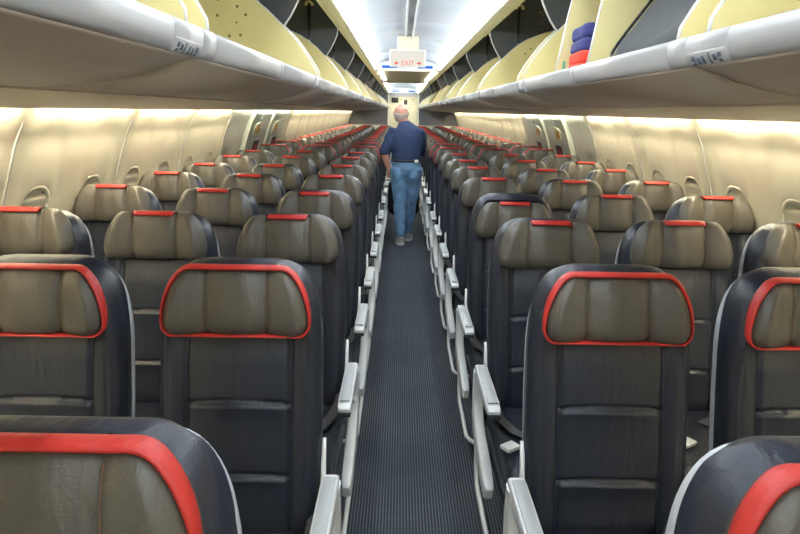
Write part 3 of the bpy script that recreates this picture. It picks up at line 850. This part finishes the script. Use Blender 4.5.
def solid(parts, name, m, parent, voxel=.012, smooth=4, wrinkle=0., wscale=8.):
    mb = MB()
    for p in parts: mb.loft(ell_loft(p))
    o = mb.build(name+'_tmp', m)
    md = o.modifiers.new('r', 'REMESH'); md.mode = 'VOXEL'; md.voxel_size = voxel; md.use_smooth_shade = True
    sm = o.modifiers.new('s', 'SMOOTH'); sm.iterations = smooth; sm.factor = .5
    bpy.context.view_layer.update()
    me = bpy.data.meshes.new_from_object(o.evaluated_get(bpy.context.evaluated_depsgraph_get()))
    bpy.data.objects.remove(o)
    me.name = name; me.materials.clear(); me.materials.append(m)
    if wrinkle:
        from mathutils import noise
        me.calc_loop_triangles() if False else None
        ns = [v.normal.copy() for v in me.vertices]
        for v, nn in zip(me.vertices, ns):
            p = v.co; d = noise.noise(mathutils.Vector((p.x*wscale, p.y*wscale, p.z*wscale*1.8))) + .5*noise.noise(mathutils.Vector((p.x*wscale*2.3, p.y*wscale*2.3, p.z*wscale*4)))
            v.co = p + nn*d*wrinkle
    me.polygons.foreach_set('use_smooth', [True]*len(me.polygons))
    q = bpy.data.objects.new(name, me); COL.objects.link(q)
    if parent is not None: q.parent = parent
    return q
def grow(path, g, g2=None): return [(x, y, z, a+g, b+(g if g2 is None else g2)) for x, y, z, a, b in path]
torso = [(0, .0, .88, .150, .115), (0, .005, .98, .158, .122), (0, .015, 1.08, .160, .125), (.0, .03, 1.18, .170, .125), (0, .045, 1.27, .180, .118), (0, .055, 1.335, .165, .100), (-.01, .065, 1.385, .105, .080)]
neck = [(-.01, .07, 1.35, .074, .068), (-.03, .085, 1.42, .066, .066), (-.05, .10, 1.48, .066, .068)]
head = [(-.058, .122, 1.46, .052, .060), (-.064, .124, 1.49, .070, .086), (-.068, .12, 1.53, .080, .098), (-.068, .115, 1.572, .082, .100), (-.068, .108, 1.605, .070, .088), (-.068, .105, 1.630, .044, .056)]
armL = [(-.150, .05, 1.335, .056, .060), (-.192, .035, 1.27, .052, .056), (-.232, .0, 1.18, .045, .048), (-.255, -.02, 1.11, .043, .044), (-.250, -.015, 1.04, .042, .043), (-.222, .0, .95, .034, .036), (-.200, .01, .885, .027, .031)]
armR = [(.150, .06, 1.335, .056, .060), (.178, .09, 1.27, .050, .056), (.190, .14, 1.18, .045, .048), (.188, .19, 1.11, .042, .044), (.165, .26, 1.04, .038, .040), (.125, .31, .99, .030, .032), (.10, .335, .975, .026, .028)]
legL = [(-.078, .0, .90, .096, .108), (-.078, -.005, .78, .088, .098), (-.072, -.01, .62, .072, .082), (-.066, -.03, .48, .057, .064), (-.060, -.07, .34, .056, .062), (-.052, -.11, .20, .043, .048), (-.048, -.13, .09, .036, .040)]
legR = [(.088, .0, .90, .096, .108), (.088, .015, .78, .088, .098), (.080, .04, .62, .072, .082), (.068, .06, .48, .057, .064), (.056, .09, .34, .056, .062), (.045, .12, .20, .043, .048), (.04, .13, .09, .036, .040)]
footL = [(-.048, -.15, .055, .036, .04), (-.050, -.10, .05, .042, .04), (-.056, -.03, .042, .046, .032), (-.058, .05, .036, .04, .024)]
footR = [(.04, .11, .055, .036, .04), (.042, .16, .05, .042, .04), (.05, .23, .042, .046, .032), (.055, .30, .036, .04, .024)]
def hand(wr, d, sidev, palmn, curl, thumb_side):
    """palm plus four unequal curled fingers and a thumb, from wrist point wr along direction d"""
    V = mathutils.Vector; wr, d, sd, pn = V(wr), V(d).normalized(), V(sidev).normalized(), V(palmn).normalized(); out = []
    pal = wr+d*.085
    out.append([(*wr, .026, .02), (*(wr+d*.04), .036, .017), (*pal, .038, .015)])
    for i, L in enumerate((.068, .076, .072, .058)):
        off = sd*(-.029+.0193*i)*thumb_side*-1
        p = wr+d*.07+off; pts = [tuple(p)+(.0095, .0095)]; dd = d.copy()
        for j in range(3):
            dd = (dd*cos(curl*(j+.6)*.6)+pn*sin(curl*(j+.6)*.6)).normalized(); p = p+dd*(L/2.4); pts.append(tuple(p)+(.0088-.0008*j, .0088-.0008*j))
        out.append(pts)
    p = wr+d*.025+sd*thumb_side*.026; pts = [tuple(p)+(.012, .012)]; dd = (d*.7+sd*thumb_side*.6+pn*.35).normalized()
    for j in range(2):
        p = p+dd*.034; pts.append(tuple(p)+(.0105-.001*j, .0105-.001*j)); dd = (dd+d*.25+pn*.3).normalized()
    out.append(pts); return out
hL = hand((-.198, .012, .875), (.16, .08, -1), (0, 1, .1), (1, 0, 0), .7, 1)
hR = hand((.098, .328, .972), (-.5, .3, -.55), (.3, .8, 0), (-.3, .1, -1), .9, -1)
face = [[(-.068, .21, 1.545, .011, .011), (-.068, .228, 1.525, .013, .012)], [(-.068, .19, 1.485, .032, .03), (-.068, .2, 1.466, .026, .022)]]
ears = [[(-.150, .115, 1.562, .008, .020), (-.153, .112, 1.535, .009, .022), (-.147, .115, 1.508, .007, .014)], [(.014, .115, 1.562, .008, .020), (.017, .112, 1.535, .009, .022), (.011, .115, 1.508, .007, .014)]]
MP = (-.005, 7.50, 0)
man = solid([torso, neck, head, armL, armR, legL, legR, footL, footR] + hL + hR + face + ears, 'person', M['skin'], None, .0068, 2)
man.location = MP
tag(man, 'bald grey-fringed man in navy shirt and jeans walking away down the aisle', 'person')
shirt = solid([grow([(p[0], p[1], p[2]+.02 if i == 0 else p[2], p[3], p[4]) for i, p in enumerate([(0, .0, .985, .162, .125)]+torso[1:])], .020),
               [(-.012, .072, 1.35, .092, .084), (-.028, .082, 1.425, .080, .080)],
               grow(armL[:4], .014) + [(-.256, -.02, 1.085, .058, .060)], grow(armR[:4], .012)+[(.18, .22, 1.075, .052, .054)]], 'shirt', M['shirt'], man, .010, 3, .007, 7)
jeans = solid([grow([(0, .0, .84, .150, .118), (0, .0, .90, .160, .128), (0, .004, .985, .158, .124)], .016),
               grow(legL[:6], .018)+[(-.050, -.125, .115, .060, .066)], grow(legR[:6], .018)+[(.042, .125, .115, .060, .066)]], 'jeans', M['jeans'], man, .010, 3, .010, 7)
mb = MB(); mb.loft([[((.178+e)*cos(a), .004+(.144+e)*sin(a), z) for a in [2*pi*k/32 for k in range(32)]] for z, e in ((.990, 0), (.990, .004), (1.016, .004), (1.016, 0))], loop=True)
mb.build('belt', M['belt'], man)
mb = MB(); mb.box(.10, .145, -.142, -.128, .985, 1.02); mb.build('belt_patch', M['trim'], man, bevel=.004)
for x in (-.11, .0, .07):
    pass
for (x, z) in ((-.085, .86), (.085, .86)):
    mb = MB(); rows = []
    for i in range(7):
        u = -1+2*i/6
        rows.append([(x+.052*u, -.130+.03*u*u, zz) for zz in (z+.06, z-.05, z-.07 + .02*abs(u))])
    mb.loft([[(p[0], p[1]-.004, p[2]) for p in r]+[(p[0], p[1]+.02, p[2]) for p in r[::-1]] for r in rows]); mb.build('back_pocket', M['jeans'], man)
for nm, ft in (('L', footL), ('R', footR)):
    sh = solid([grow(ft, .012)+[], [(ft[0][0], ft[0][1]+.01, .10, .045, .048), (ft[0][0], ft[0][1]+.02, .06, .046, .05)]], 'sneaker', M['sneaker'], man, .008, 2)
    mb = MB(); pts = [(ft[0][0]-.0, ft[0][1]-.05), (ft[1][0], ft[1][1]), (ft[2][0], ft[2][1]), (ft[3][0], ft[3][1]+.035)]
    prof = [(pts[0][0], pts[0][1], .025), (pts[0][0], pts[0][1]+.03, .046), (pts[1][0], pts[1][1], .052), (pts[2][0], pts[2][1], .056), (pts[3][0], pts[3][1]-.03, .048), (pts[3][0], pts[3][1], .02)]
    poly = [(x-w, y) for x, y, w in prof]+[(x+w, y) for x, y, w in prof[::-1]]; k = len(poly)
    mb.add([(x, y, z) for z in (.001, .028) for x, y in poly], [tuple(range(k)), tuple(range(2*k-1, k-1, -1))]+[(i, (i+1) % k, k+(i+1) % k, k+i) for i in range(k)], False)
    mb.build('sole', M['sole'], sh, bevel=.004)
# grey hair fringe around the back and sides, crown left bald
rings = []
HP = [(1.45, .054, .062), (1.46, .056, .064), (1.49, .072, .088), (1.53, .082, .100), (1.572, .084, .102), (1.605, .072, .090)]
for i in range(10):
    z = 1.452+.0098*i
    rx = lerp([(a, b) for a, b, c in HP], z)+.003; ry = lerp([(a, c) for a, b, c in HP], z)+.003
    rings.append([(-.068+(rx+random.uniform(0, .003))*cos(a), .117+(ry+random.uniform(0, .003))*sin(a), z+(.012*abs(cos(a)) if i > 7 else 0)) for a in [pi*1.0-.3+(pi+.6)*k/30 for k in range(31)]])
mb = MB(); mb.loft(rings, caps=False, closed=False)
hr = mb.build('hair', M['hair'], man)
sd = hr.modifiers.new('t', 'SOLIDIFY'); sd.thickness = .004

# black bag he carries in front of him
t = thing('travel_bag', 'black soft travel bag carried low in front of the walking man', 'bag', (-.02, 7.95, .27))
soft_box(.40, .20, .46, .09, lump=.004, seed=21).build('bag_body', M['black'], t)
mb = MB(); mb.tube([(-.10, 0, .44), (-.07, -.01, .58), (.0, -.01, .66), (.06, -.01, .66), (.10, 0, .58), (.12, 0, .44)], .010, 8); mb.build('bag_handle', M['black'], t)
mb = MB(); mb.tube(ring_path(.405, .205, .40), .004, 6, closed=True); mb.build('zipper', M['dark_plastic'], t)

# ------------------------------------------------------------------ world & view
w = bpy.data.worlds.new('world'); S.world = w; w.use_nodes = True
w.node_tree.nodes['Background'].inputs[0].default_value = (.9, .92, 1, 1); w.node_tree.nodes['Background'].inputs[1].default_value = 0.0
S.view_settings.view_transform = 'Standard'; S.view_settings.look = 'None'; S.view_settings.gamma = 1
S.view_settings.use_curve_mapping = False
S.view_settings.exposure = 1.05
S.cycles.max_bounces = 12; S.cycles.diffuse_bounces = 8
